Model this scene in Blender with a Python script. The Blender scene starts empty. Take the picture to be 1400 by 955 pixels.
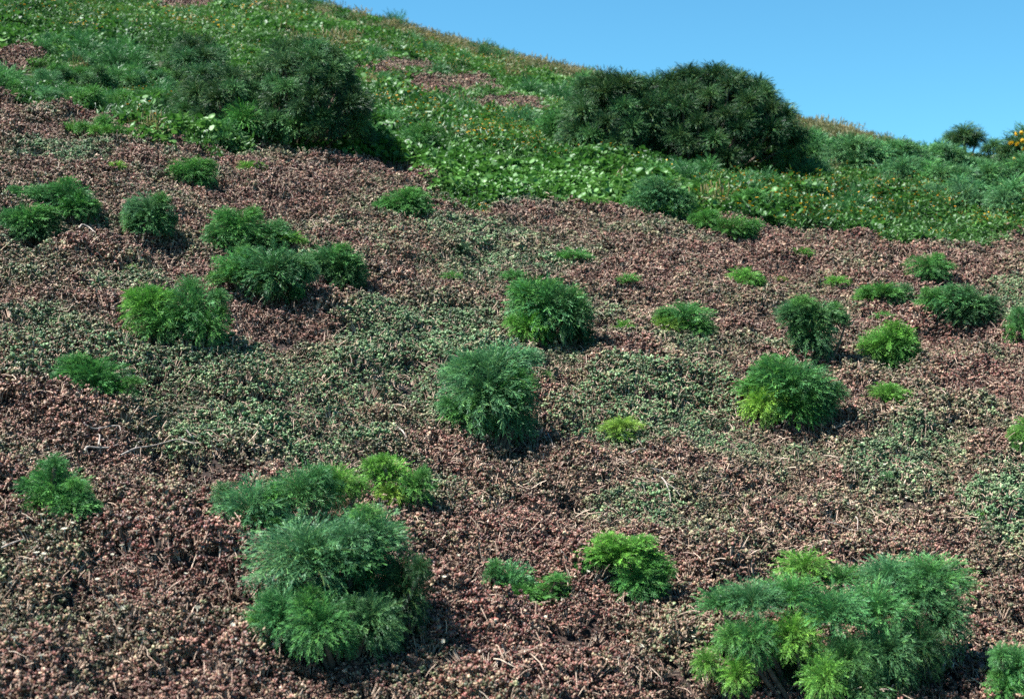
import bpy, math, random
import numpy as np
from math import radians as R

scene = bpy.context.scene
COL = scene.collection
F = 1944.0            # focal length in photograph pixels (50 mm on 36 mm, 1400 px wide)
CX, CY = 700.0, 477.5
H = 3.0               # camera height over the slope's foot

# ------------------------------------------------------------------ noise
def _hash(ix, iy, seed):
    h = (ix.astype(np.int64) * 374761393 + iy.astype(np.int64) * 668265263 + seed * 974634777) & 0x7fffffff
    h = ((h ^ (h >> 13)) * 1274126177) & 0x7fffffff
    h = (h ^ (h >> 16)) & 0x7fffffff
    return (h % 100003) / 100003.0
def vnoise(x, y, seed=0):
    x = np.asarray(x, float); y = np.asarray(y, float)
    ix = np.floor(x); iy = np.floor(y); fx = x - ix; fy = y - iy
    fx = fx * fx * (3 - 2 * fx); fy = fy * fy * (3 - 2 * fy)
    a = _hash(ix, iy, seed); b = _hash(ix + 1, iy, seed); c = _hash(ix, iy + 1, seed); d = _hash(ix + 1, iy + 1, seed)
    return (a + (b - a) * fx) * (1 - fy) + (c + (d - c) * fx) * fy
def fbm(x, y, seed=0, oct=3):
    s = 0; a = .5; t = 0
    for i in range(oct):
        s = s + a * vnoise(x * 2 ** i + 17 * i, y * 2 ** i - 31 * i, seed + i); t += a; a *= .5
    return s / t

# ------------------------------------------------------------------ terrain: a hillside rising away from the viewer
KU = (np.array([-500, 0, 430, 600, 800, 1000, 1090, 1200, 1290, 1400, 1900]) - CX) / F
KS = (CY - np.array([-235, -85, 18, 64, 116, 165, 186, 202, 212, 226, 290])) / F
KY = np.array([120, 110, 85, 75, 65, 54, 50, 45, 42, 40, 36.])
_ug = np.linspace(-.75, .75, 601)
_kern = np.exp(-np.linspace(-2.5, 2.5, 61) ** 2 / 2); _kern /= _kern.sum()
def _smooth(k): return np.convolve(np.pad(np.interp(_ug, KU, k), 30, mode='edge'), _kern, mode='valid')
_eg, _yg = _smooth(KS), _smooth(KY)
Y0 = 20.0
def hill(X, Y):
    X = np.asarray(X, float); Y = np.asarray(Y, float)
    u = np.clip(X / np.maximum(Y, 5.0), -.62, .62)
    yc = np.interp(u, _ug, _yg); ec = np.interp(u, _ug, _eg)
    k = H / (yc ** 2 - Y0 ** 2)
    s = ec + H / yc + k * (yc - Y0) ** 2 / yc
    Yr = np.maximum(Y - Y0, 0)
    lim = (yc - Y0) * 1.6                              # behind the crest the ground runs on at an even fall
    quad = np.where(Yr < lim, Yr ** 2, lim ** 2 + 2 * lim * (Yr - lim))
    return -H + s * Y - k * quad
def height(X, Y):
    X = np.asarray(X, float); Y = np.asarray(Y, float)
    z = hill(X, Y)
    far = np.clip((Y - 18) / 20, 0, 1)
    z = z + (fbm(X / 2.3, Y / 2.3, 5, 2) - .5) * .12 + (fbm(X / .36, Y / .36, 77, 2) - .5) * .26 * (1 - far) + (fbm(X / .95, Y / .95, 79, 2) - .5) * .16 * (1 - far) \
          + (fbm(X / 7., Y / 7., 13, 2) - .5) * .5 * far
    return z
def pixel_of(X, Y, Z):
    return CX + F * X / Y, CY - F * Z / Y
def ground(px, py):
    """point of the hillside seen at a photograph pixel"""
    u = (px - CX) / F; e = (CY - py) / F
    Ys = np.concatenate([np.arange(3.5, 30, .03), np.arange(30, 90, .1)])
    zz = height(u * Ys, Ys)
    hit = np.nonzero(zz >= e * Ys)[0]
    i = hit[0] if len(hit) else int(np.argmax(zz / Ys))
    Y = float(Ys[i]); return u * Y, Y, float(zz[i])

# ------------------------------------------------------------------ mesh helpers
def quads_mesh(name, V, Q, attrs=None, mats=(), smooth=False, mat_idx=None):
    m = bpy.data.meshes.new(name)
    V = np.ascontiguousarray(V, np.float32); Q = np.ascontiguousarray(Q, np.int32)
    n = len(Q); k = Q.shape[1]
    m.vertices.add(len(V)); m.vertices.foreach_set('co', V.ravel())
    m.loops.add(n * k); m.loops.foreach_set('vertex_index', Q.ravel())
    m.polygons.add(n); m.polygons.foreach_set('loop_start', np.arange(0, n * k, k, dtype=np.int32))
    if smooth: m.polygons.foreach_set('use_smooth', np.ones(n, bool))
    if mat_idx is not None: m.polygons.foreach_set('material_index', np.ascontiguousarray(mat_idx, np.int32))
    m.update(calc_edges=True)
    for a, d in (attrs or {}).items():
        at = m.attributes.new(a, 'FLOAT', 'POINT'); at.data.foreach_set('value', np.ascontiguousarray(d, np.float32))
    for x in mats: m.materials.append(x)
    return m
class Acc:
    """collects quads into one mesh"""
    def __init__(s): s.V = []; s.Q = []; s.A = {}; s.M = []; s.n = 0
    def add(s, V, Q, mat=0, **at):
        V = np.asarray(V, float); Q = np.asarray(Q, int)
        s.V.append(V); s.Q.append(Q + s.n); s.n += len(V); s.M.append(np.full(len(Q), mat))
        for k, v in at.items(): s.A.setdefault(k, []).append(np.broadcast_to(np.asarray(v, float), (len(V),)))
    def mesh(s, name, mats, smooth=False):
        return quads_mesh(name, np.concatenate(s.V), np.concatenate(s.Q), {k: np.concatenate(v) for k, v in s.A.items()}, mats, smooth, np.concatenate(s.M))
def tube(P, r, n=5):
    P = np.asarray(P, float); r = np.broadcast_to(np.asarray(r, float), (len(P),))
    T = np.gradient(P, axis=0); T /= np.linalg.norm(T, axis=1)[:, None] + 1e-9
    ref = np.array([.31, .17, .93]) if abs(T[:, 2]).mean() < .8 else np.array([1., .2, 0])
    A = np.cross(T, ref); A /= np.linalg.norm(A, axis=1)[:, None] + 1e-9
    B = np.cross(T, A)
    a = np.arange(n) * 2 * np.pi / n
    V = (P[:, None] + r[:, None, None] * (np.cos(a)[None, :, None] * A[:, None] + np.sin(a)[None, :, None] * B[:, None])).reshape(-1, 3)
    Q = []
    for i in range(len(P) - 1):
        for j in range(n):
            Q.append((i * n + j, i * n + (j + 1) % n, (i + 1) * n + (j + 1) % n, (i + 1) * n + j))
    return V, np.array(Q)
def link(name, data, parent=None, mat=None):
    o = bpy.data.objects.new(name, data); COL.objects.link(o)
    if parent is not None: o.parent = parent
    if mat is not None: data.materials.append(mat)
    return o
def tag(o, label=None, cat=None, group=None, kind=None):
    if label: o['label'] = label
    if cat: o['category'] = cat
    if group: o['group'] = group
    if kind: o['kind'] = kind
    return o

# ------------------------------------------------------------------ materials
class NT:
    def __init__(s, name):
        s.m = bpy.data.materials.new(name); s.m.use_nodes = True
        s.t = s.m.node_tree; s.t.nodes.clear(); s.out = s.n('ShaderNodeOutputMaterial')
    def n(s, t, **kw):
        x = s.t.nodes.new(t)
        for k, v in kw.items(): setattr(x, k, v)
        return x
    def l(s, a, b): s.t.links.new(a, b)
    def attr(s, name, inst=False):
        return s.n('ShaderNodeAttribute', attribute_name=name, attribute_type='INSTANCER' if inst else 'GEOMETRY').outputs['Fac']
    def ramp(s, fac, stops, mode='LINEAR'):
        r = s.n('ShaderNodeValToRGB'); cr = r.color_ramp; cr.interpolation = mode
        while len(cr.elements) > 1: cr.elements.remove(cr.elements[-1])
        cr.elements[0].position = stops[0][0]; cr.elements[0].color = (*stops[0][1], 1)
        for p, c in stops[1:]:
            e = cr.elements.new(p); e.color = (*c, 1)
        s.l(fac, r.inputs[0]); return r.outputs[0]
    def math(s, op, a, b, clamp=False):
        x = s.n('ShaderNodeMath', operation=op, use_clamp=clamp)
        for i, v in enumerate((a, b)):
            if isinstance(v, (int, float)): x.inputs[i].default_value = v
            else: s.l(v, x.inputs[i])
        return x.outputs[0]
    def mix(s, fac, a, b, blend='MIX'):
        x = s.n('ShaderNodeMix', data_type='RGBA', blend_type=blend)
        for i, v in ((0, fac), (6, a), (7, b)):
            if isinstance(v, (int, float)): x.inputs[i].default_value = v
            elif isinstance(v, tuple): x.inputs[i].default_value = (*v, 1)
            else: s.l(v, x.inputs[i])
        return x.outputs[2]
    def noise(s, scale, detail=3, coord=None):
        x = s.n('ShaderNodeTexNoise'); x.inputs['Scale'].default_value = scale; x.inputs['Detail'].default_value = detail
        if coord is None: coord = s.n('ShaderNodeNewGeometry').outputs['Position']
        s.l(coord, x.inputs['Vector']); return x.outputs['Fac']
    def leafy(s, col, trans=.3, gloss=.06, rough=.45):
        d = s.n('ShaderNodeBsdfDiffuse'); t = s.n('ShaderNodeBsdfTranslucent'); g = s.n('ShaderNodeBsdfGlossy')
        g.inputs['Roughness'].default_value = rough; g.inputs['Color'].default_value = (.9, .95, 1, 1)
        s.l(col, d.inputs['Color']); s.l(col, t.inputs['Color'])
        a = s.n('ShaderNodeMixShader'); a.inputs[0].default_value = trans; s.l(d.outputs[0], a.inputs[1]); s.l(t.outputs[0], a.inputs[2])
        b = s.n('ShaderNodeMixShader'); b.inputs[0].default_value = gloss; s.l(a.outputs[0], b.inputs[1]); s.l(g.outputs[0], b.inputs[2])
        s.l(b.outputs[0], s.out.inputs[0]); return s.m
    def principled(s, col, rough=.8):
        p = s.n('ShaderNodeBsdfPrincipled'); p.inputs['Roughness'].default_value = rough
        s.l(col, p.inputs['Base Color']); s.l(p.outputs[0], s.out.inputs[0]); return s.m

def mat_frond():
    t = NT('coreopsis_frond')
    c = t.n('ShaderNodeObjectInfo').outputs['Color']
    lr = t.attr('lr'); tp = t.attr('tp')
    v = t.ramp(lr, [(0, (.28, .32, .36)), (.45, (.85, .88, .86)), (.85, (1.4, 1.32, 1.1)), (1, (2.1, 1.7, 1.15))])
    col = t.mix(1.0, c, v, 'MULTIPLY')
    midrib = t.mix(t.math('MULTIPLY', tp, .6), col, (.16, .24, .06))
    return t.leafy(midrib, .15, .02, .45)
def mat_stem():
    t = NT('coreopsis_stem')
    col = t.ramp(t.noise(30, 4), [(.3, (.05, .033, .024)), (.6, (.13, .095, .07)), (.8, (.2, .16, .12))])
    return t.principled(col, .9)
def mat_twig():
    t = NT('weathered_twig')
    col = t.ramp(t.noise(45, 4), [(.3, (.16, .125, .11)), (.6, (.32, .28, .25)), (.8, (.48, .43, .39))])
    return t.principled(col, .8)
def mat_soil():
    t = NT('hillside_soil')
    z = t.attr('zone')
    n = t.noise(22, 5)
    a = t.ramp(n, [(.3, (.006, .003, .002)), (.55, (.018, .009, .007)), (.75, (.05, .028, .02))])
    b = t.ramp(n, [(.3, (.012, .02, .008)), (.55, (.03, .04, .014)), (.75, (.07, .06, .03))])
    return t.principled(t.mix(z, a, b), .95)
def mat_iceplant():
    t = NT('ice_plant_leaf')
    g = t.attr('green', True); rd = t.attr('rnd', True); red = t.attr('red', True)
    lr = t.attr('lr'); tp = t.attr('tp')
    brown = t.ramp(lr, [(0, (.028, .014, .013)), (.3, (.095, .044, .038)), (.58, (.275, .138, .112)), (.84, (.45, .275, .212)), (.95, (.66, .50, .385)), (1, (.85, .75, .6))])
    green = t.ramp(lr, [(0, (.018, .048, .02)), (.35, (.07, .165, .068)), (.7, (.18, .33, .15)), (.92, (.33, .47, .24)), (1, (.5, .52, .32))])
    gm = t.math('ADD', g, t.math('MULTIPLY', t.math('SUBTRACT', t.math('FRACT', t.math('MULTIPLY', lr, 53.0), 0), .5), .55), True)
    col = t.mix(gm, brown, green)
    rs = t.math('MULTIPLY', t.math('MULTIPLY', tp, red), t.math('GREATER_THAN', t.math('FRACT', t.math('MULTIPLY', lr, 37.0), 0), .74))
    col = t.mix(t.math('MULTIPLY', rs, .75), col, (.24, .05, .05))
    var = t.ramp(rd, [(0, (.32, .30, .30)), (.5, (.68, .67, .66)), (1, (1.06, 1.02, .97))])
    col = t.mix(1.0, col, var, 'MULTIPLY')
    return t.leafy(col, .15, .03, .4)
def mat_litter():
    t = NT('dry_litter')
    lr = t.attr('lr')
    return t.principled(t.ramp(lr, [(0, (.16, .10, .075)), (.5, (.32, .22, .165)), (1, (.6, .48, .38))]), .8)
def mat_cover(name, stops, trans=.3, gloss=.1, rough=.35):
    t = NT(name)
    rd = t.attr('rnd', True); lr = t.attr('lr')
    f = t.math('ADD', t.math('MULTIPLY', lr, .5), t.math('MULTIPLY', rd, .5))
    return t.leafy(t.ramp(f, stops), trans, gloss, rough)
def mat_plain(name, col, rough=.6):
    t = NT(name)
    c = t.ramp(t.noise(60, 2), [(.3, tuple(x * .8 for x in col)), (.7, col)])
    return t.leafy(c, .25, .03, rough)

M_FROND = mat_frond(); M_STEM = mat_stem(); M_TWIG = mat_twig(); M_SOIL = mat_soil(); M_ICE = mat_iceplant(); M_LITTER = mat_litter()
M_UNDER = mat_cover('feathery_leaf', [(0, (.034, .105, .038)), (.5, (.055, .175, .055)), (1, (.095, .27, .055))], .24, .03, .45)
M_BROAD = mat_cover('broad_leaf', [(0, (.013, .048, .010)), (.45, (.038, .125, .018)), (.8, (.08, .21, .036)), (1, (.17, .31, .10))], .3, .03, .5)
M_WEED = mat_cover('weed_leaf', [(0, (.016, .052, .014)), (.5, (.042, .13, .024)), (1, (.095, .21, .040))], .3, .03, .45)
M_DRY = mat_cover('seeding_grass', [(0, (.05, .07, .02)), (.45, (.11, .12, .035)), (.8, (.2, .17, .06)), (1, (.3, .22, .09))], .25, .04, .5)
M_ORANGE = mat_plain('orange_petal', (.70, .32, .015)); M_YELLOW = mat_plain('yellow_petal', (.85, .48, .015)); M_WHITE = mat_plain('white_petal', (.8, .76, .62))

# ------------------------------------------------------------------ zones of the hillside
BX = [-600, -100, 0, 120, 200, 330, 450, 560, 620, 700, 800, 880, 960, 1050, 1130, 1200, 1300, 1400, 1500, 2000]
BY = [128, 130, 140, 165, 188, 198, 210, 228, 268, 284, 288, 296, 306, 322, 320, 324, 332, 322, 316, 300]
def zone_of(X, Y, wob=True):
    """>0 in the ice plant mat, <0 in the green cover (photograph pixels from the border)"""
    px, py = pixel_of(X, Y, hill(X, Y))
    b = np.interp(px, BX, BY)
    d = py - b
    if wob: d = d + (fbm(X / .9, Y / .9, 41, 3) - .5) * 48
    for cx, cy, rx, ry in PATCH:
        e = 1 - ((px - cx) / rx) ** 2 - ((py - cy) / ry) ** 2
        d = np.where((e > 0) & (d < 0), np.maximum(d, e * 50 - 8 + (fbm(X / 1.5, Y / 1.5, 43, 2) - .5) * 50), d)
    return np.where(Y < 9, 60, d), px, py
PATCH = [(545, 98, 62, 14), (620, 118, 70, 16), (690, 148, 60, 14), (250, 15, 50, 12), (15, 88, 40, 14), (585, 140, 40, 9)]
GREEN = [(575, 470, 120, 55, 1), (690, 500, 130, 45, .7), (880, 565, 130, 48, 1), (960, 600, 60, 25, .7), (110, 520, 130, 50, .75), (330, 560, 230, 70, .7),
         (420, 600, 120, 40, .8), (560, 560, 120, 40, .6), (60, 470, 90, 40, .5), (1250, 640, 90, 50, .45), (1380, 700, 70, 50, .8), (1390, 410, 50, 40, .7),
         (620, 375, 60, 22, .5), (770, 355, 90, 25, .4), (90, 215, 70, 22, .55), (230, 245, 70, 20, .4), (470, 330, 120, 40, .35), (180, 385, 60, 30, .35),
         (640, 330, 90, 26, .5), (1000, 480, 80, 25, .3), (60, 800, 110, 60, .25), (840, 700, 90, 30, .3), (640, 690, 90, 30, .35), (250, 680, 70, 30, .3),
         (420, 490, 90, 30, .5), (1060, 690, 60, 20, .3), (700, 270, 110, 26, .6)]

# ------------------------------------------------------------------ ground sheet
def build_ground():
    rows = np.concatenate([np.linspace(-3, 3, 18)[:-1], np.geomspace(3, 28, 330)[:-1], np.geomspace(28, 170, 150)])
    us = np.linspace(-.66, .66, 361)
    Yg, U = np.meshgrid(rows, us, indexing='ij')
    X = U * (np.maximum(Yg, 0) + 8)
    Z = height(X, Yg)
    nr, nc = X.shape
    V = np.stack([X, Yg, Z], -1).reshape(-1, 3)
    i = np.arange(nr - 1)[:, None] * nc + np.arange(nc - 1)[None]
    Q = np.stack([i, i + 1, i + nc + 1, i + nc], -1).reshape(-1, 4)
    zn, _, _ = zone_of(X.ravel(), np.maximum(Yg.ravel(), 2.5))
    m = quads_mesh('ground', V, Q, {'zone': (zn < 0).astype(float)}, [M_SOIL], True)
    tag(link('ground', m), kind='structure')
build_ground()

# ------------------------------------------------------------------ clump templates for the ground cover
def rot_to(az, el, roll=0):
    ca, sa, ce, se, cr, sr = np.cos(az), np.sin(az), np.cos(el), np.sin(el), np.cos(roll), np.sin(roll)
    Rz = np.array([[ca, -sa, 0], [sa, ca, 0], [0, 0, 1]]); Ry = np.array([[ce, 0, -se], [0, 1, 0], [se, 0, ce]]); Rx = np.array([[1, 0, 0], [0, cr, -sr], [0, sr, cr]])
    return Rz @ Ry @ Rx
# a stubby fleshy leaf along +x, length 1
_r = [.10, .30, .34, .24, .06]; _x = [0, .3, .6, .86, 1.0]
PODV = np.array([(x, r * math.cos(a) * 1.15, r * math.sin(a) * .8 + .12 * x * x) for x, r in zip(_x, _r) for a in np.arange(4) * math.pi / 2 + .4])
PODQ = np.array([(i * 4 + j, i * 4 + (j + 1) % 4, i * 4 + 4 + (j + 1) % 4, i * 4 + 4 + j) for i in range(4) for j in range(4)])
PODT = np.repeat(np.clip((np.array(_x) - .3) / .6, 0, 1), 4)
def ice_clump(seed):
    rg = np.random.default_rng(seed); a = Acc()
    for k in range(22):
        r = math.sqrt(rg.random()) * .064; th = rg.random() * 6.283
        c = np.array([r * math.cos(th), r * math.sin(th),   .040 - 8 * r * r + rg.normal() * .014])
        n = rg.integers(5, 9); base = rg.random()
        L0 = rg.uniform(.009, .020)
        for i in range(n):
            az = i / n * 6.283 + rg.normal() * .3; el = rg.uniform(.15, 1.15)
            L = L0 * rg.uniform(.7, 1.2)
            lr = np.clip(base * .55 + rg.random() * .45, 0, 1)
            a.add(c + (PODV * L * np.array([1, rg.uniform(.7, 1.25), rg.uniform(.5, .9)])) @ rot_to(az, el, rg.normal() * .3).T, PODQ, 0, lr=lr, tp=PODT)
        V, Q = tube([c * .5 - [0, 0, .03], c * .8 - [0, 0, .005], c], [.0025, .002, .0018], 3)
        a.add(V, Q, 1, lr=rg.random(), tp=0)
    for k in range(4):                                 # dead stems and capsules in the mat
        th = rg.random() * 6.283; p = np.array([rg.normal() * .035, rg.normal() * .035, .012 + rg.random() * .025])
        d = np.array([math.cos(th), math.sin(th), rg.normal() * .35]) * rg.uniform(.02, .05)
        V, Q = tube([p - d / 2, p + d * .1 + [0, 0, .004], p + d / 2], [.0018, .0015, .001], 3); a.add(V, Q, 1, lr=rg.random(), tp=0)
    return a.mesh('ice_plant_clump', [M_ICE, M_LITTER], True)
def stick_clump(seed):
    rg = np.random.default_rng(seed); a = Acc()
    for k in range(14):
        th = rg.random() * 6.283; p = np.array([rg.normal() * .06, rg.normal() * .06, .02 + rg.random() * .03])
        L = rg.uniform(.03, .13); d = np.array([math.cos(th), math.sin(th), rg.normal() * .3]) * L
        b = np.array([rg.normal(), rg.normal(), rg.normal()]) * L * .1
        V, Q = tube([p - d / 2, p - d * .15 + b, p + d * .2 + b * .5, p + d / 2], [.0022, .002, .0018, .001], 4); a.add(V, Q, 0, lr=rg.random(), tp=0)
    return a.mesh('stick_clump', [M_LITTER], True)
_g = np.linspace(-1, 1, 4)
def leaf_plate(w, L, cup):
    """a broad leaf, stalk at the origin, along +x"""
    V = []
    for i, t in enumerate((0, .3, .7, 1.0)):
        hw = (.5, 1.0, .85, .25)[i]
        for s in (-1, -.35, .35, 1): V.append((t * L, s * hw * w * .5, cup * (s * s * .5 + (t - .5) ** 2) * L))
    Q = [(i * 4 + j, i * 4 + j + 1, i * 4 + j + 5, i * 4 + j + 4) for i in range(3) for j in range(3)]
    return np.array(V), np.array(Q)
def broad_clump(seed):
    rg = np.random.default_rng(seed); a = Acc()
    for k in range(56):
        r = math.sqrt(rg.random()) * .26; th = rg.random() * 6.283
        p = np.array([r * math.cos(th), r * math.sin(th), .10 + .14 * rg.random() * (1 - r)])
        L = rg.uniform(.035, .085); V, Q = leaf_plate(L * rg.uniform(.8, 1.1), L, rg.uniform(-.1, .35))
        a.add(p + V @ rot_to(rg.random() * 6.283, rg.normal() * .45, rg.normal() * .45).T, Q, 0, lr=rg.random(), tp=0)
        if k % 2 == 0:
            V, Q = tube([p * [.6, .6, 0] - [0, 0, .08], p * [.9, .9, .6], p], .004, 3); a.add(V, Q, 0, lr=.2, tp=0)
    return a.mesh('broad_leaf_clump', [M_BROAD], True)
def weed_clump(seed, mat, flowers=None, nf=0, tall=.35, narrow=.014, seedheads=False):
    rg = np.random.default_rng(seed); a = Acc()
    for k in range(26):
        r = math.sqrt(rg.random()) * .2; th = rg.random() * 6.283
        b = np.array([r * math.cos(th), r * math.sin(th), -.06])
        hgt = tall * rg.uniform(.5, 1.1); lean = np.array([rg.normal(), rg.normal(), 0]) * .22 * hgt
        P = np.array([b, b + lean * .3 + [0, 0, hgt * .5], b + lean + [0, 0, hgt]])
        V, Q = tube(P, [.004, .003, .002], 3); a.add(V, Q, 0, lr=rg.random() * .5, tp=0)
        nl = 3 if seedheads else 7
        for j in range(nl):
            t = rg.uniform(.2, 1); p = P[0] * (1 - t) ** 2 + 2 * t * (1 - t) * P[1] + t * t * P[2]
            L = rg.uniform(.06, .13) * (tall / .35) ** .5; V, Q = leaf_plate(narrow * rg.uniform(1, 2.6), L, rg.uniform(-.3, .2))
            a.add(p + V @ rot_to(rg.random() * 6.283, rg.uniform(-.3, 1.0), rg.normal() * .5).T, Q, 0, lr=rg.random(), tp=0)
        if seedheads and k % 2 == 0:
            V, Q = tube([P[2] - [0, 0, .02], P[2] + [0, 0, .03], P[2] + [.01, 0, .08]], [.004, .011, .003], 4); a.add(V, Q, 0, lr=.7 + .3 * rg.random(), tp=0)
        if flowers is not None and k < nf:
            p = P[2] + [0, 0, .012]
            for q in range(6):
                V, Q = leaf_plate(.017, .021, .1); a.add(p + V @ rot_to(q * 1.047 + rg.random(), .25, 0).T, Q, 1, lr=.5, tp=0)
    return a.mesh('weed_clump', [mat] + ([flowers] if flowers else []), True)

# ------------------------------------------------------------------ ground cover scattered over the slope (stuff: nobody could count it)
def scatter(name, meshes, P, rot, scl, attrs, label, cat):
    lib = bpy.data.collections.new(name + '_clumps')
    for i, m in enumerate(meshes):
        lib.objects.link(bpy.data.objects.new('%s_clump_%02d' % (name, i), m))
    n = len(P)
    m = bpy.data.meshes.new(name); m.vertices.add(n); m.vertices.foreach_set('co', np.ascontiguousarray(P, np.float32).ravel())
    a = m.attributes.new('rot', 'FLOAT_VECTOR', 'POINT'); a.data.foreach_set('vector', np.ascontiguousarray(rot, np.float32).ravel())
    a = m.attributes.new('scl', 'FLOAT', 'POINT'); a.data.foreach_set('value', np.ascontiguousarray(scl, np.float32))
    for k, v in attrs.items():
        a = m.attributes.new(k, 'FLOAT', 'POINT'); a.data.foreach_set('value', np.ascontiguousarray(v, np.float32))
    o = link(name, m)
    ng = bpy.data.node_groups.new(name + '_nodes', 'GeometryNodeTree')
    ng.interface.new_socket('Geometry', in_out='INPUT', socket_type='NodeSocketGeometry')
    ng.interface.new_socket('Geometry', in_out='OUTPUT', socket_type='NodeSocketGeometry')
    N = ng.nodes.new
    gi, go, mp, ci, ip = N('NodeGroupInput'), N('NodeGroupOutput'), N('GeometryNodeMeshToPoints'), N('GeometryNodeCollectionInfo'), N('GeometryNodeInstanceOnPoints')
    ci.inputs['Collection'].default_value = lib; ci.inputs['Separate Children'].default_value = True; ci.inputs['Reset Children'].default_value = True
    ra = N('GeometryNodeInputNamedAttribute'); ra.data_type = 'FLOAT_VECTOR'; ra.inputs['Name'].default_value = 'rot'
    sa = N('GeometryNodeInputNamedAttribute'); sa.data_type = 'FLOAT'; sa.inputs['Name'].default_value = 'scl'
    er = N('FunctionNodeEulerToRotation')
    L = ng.links.new
    L(gi.outputs[0], mp.inputs['Mesh']); L(mp.outputs['Points'], ip.inputs['Points']); L(ci.outputs[0], ip.inputs['Instance'])
    ip.inputs['Pick Instance'].default_value = True
    L(ra.outputs['Attribute'], er.inputs[0]); L(er.outputs[0], ip.inputs['Rotation']); L(sa.outputs['Attribute'], ip.inputs['Scale'])
    L(ip.outputs[0], go.inputs[0])
    md = o.modifiers.new('scatter', 'NODES'); md.node_group = ng
    return tag(o, label, cat, kind='stuff')

rng = np.random.default_rng(7)
def band_points(y0, y1, spacing, ulim=.44, extra=.9):
    """jittered grid whose spacing grows with distance"""
    out = []; Y = y0
    while Y < y1:
        s = spacing(Y); half = ulim * Y + extra
        n = int(2 * half / s)
        xs = -half + (np.arange(n) + rng.random(n)) * s
        out.append(np.stack([xs, Y + rng.random(n) * s, np.full(n, s)], 1)); Y += s
    return np.concatenate(out)

# the mat of ice plant
def build_mat():
    p = band_points(3.6, 88, lambda Y: .060 * (1 + max(Y - 6, 0) / 20))
    X, Y, S = p.T
    z, px, py = zone_of(X, Y)
    keep = z > 0
    hol = fbm(X / .36, Y / .36, 77, 2)                  # hollows where the mat is thin
    keep &= ~((hol < .2) & (rng.random(len(X)) < .5))
    X, Y, S, px, py, hol = X[keep], Y[keep], S[keep], px[keep], py[keep], hol[keep]
    g = np.zeros(len(X))
    for cx, cy, rx, ry, w in GREEN:
        d = ((px - cx) / rx) ** 2 + ((py - cy) / ry) ** 2
        g = np.maximum(g, w * np.clip(1.5 - d, 0, 1))
    nz = fbm(X / .8, Y / .8, 91, 3)
    g = np.clip(g * 1.2 + (nz - .5) * 1.5 + .10 + rng.normal(0, .12, len(X)), 0, 1)
    red = np.clip((fbm(X / 1.1, Y / 1.1, 55, 2) - .32) * 2.2, .05, 1)
    Z = height(X, Y) + rng.normal(0, .013, len(X)) + .006
    sc = S / .056 * rng.uniform(.78, 1.2, len(X)) * (.6 + .7 * hol)
    rot = np.stack([rng.normal(0, .3, len(X)) + .2, rng.normal(0, .3, len(X)), rng.random(len(X)) * 6.283], 1)
    scatter('ice_plant_mat', [ice_clump(100 + i) for i in range(10)], np.stack([X, Y, Z], 1), rot, sc, {'green': g, 'red': red, 'rnd': rng.random(len(X))},
            'low brown and green ice plant mat spread over the lower slope', 'ice plant')
    # dead sticks lying on the mat
    p = band_points(3.8, 20, lambda Y: .3); X, Y, S = p.T
    z, px, py = zone_of(X, Y)
    dens = .16 + .9 * np.exp(-(((px - 960) / 200) ** 2 + ((py - 690) / 70) ** 2)) + .5 * np.exp(-(((px - 1150) / 130) ** 2 + ((py - 740) / 40) ** 2)) + .5 * np.exp(-(((px - 870) / 90) ** 2 + ((py - 380) / 40) ** 2)) \
        + .6 * np.exp(-(((px - 1180) / 90) ** 2 + ((py - 430) / 60) ** 2))
    k = (z > 10) & (rng.random(len(X)) < dens)
    X, Y = X[k], Y[k]; n = len(X)
    scatter('twig_litter', [stick_clump(300 + i) for i in range(6)], np.stack([X, Y, height(X, Y) + .035], 1),
            np.stack([rng.normal(0, .15, n) + .2, rng.normal(0, .15, n), rng.random(n) * 6.283], 1), rng.uniform(.6, 1.15, n), {'rnd': rng.random(n)},
            'dry pale twigs and stems littered over the ice plant mat', 'twig litter')
build_mat()

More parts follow.
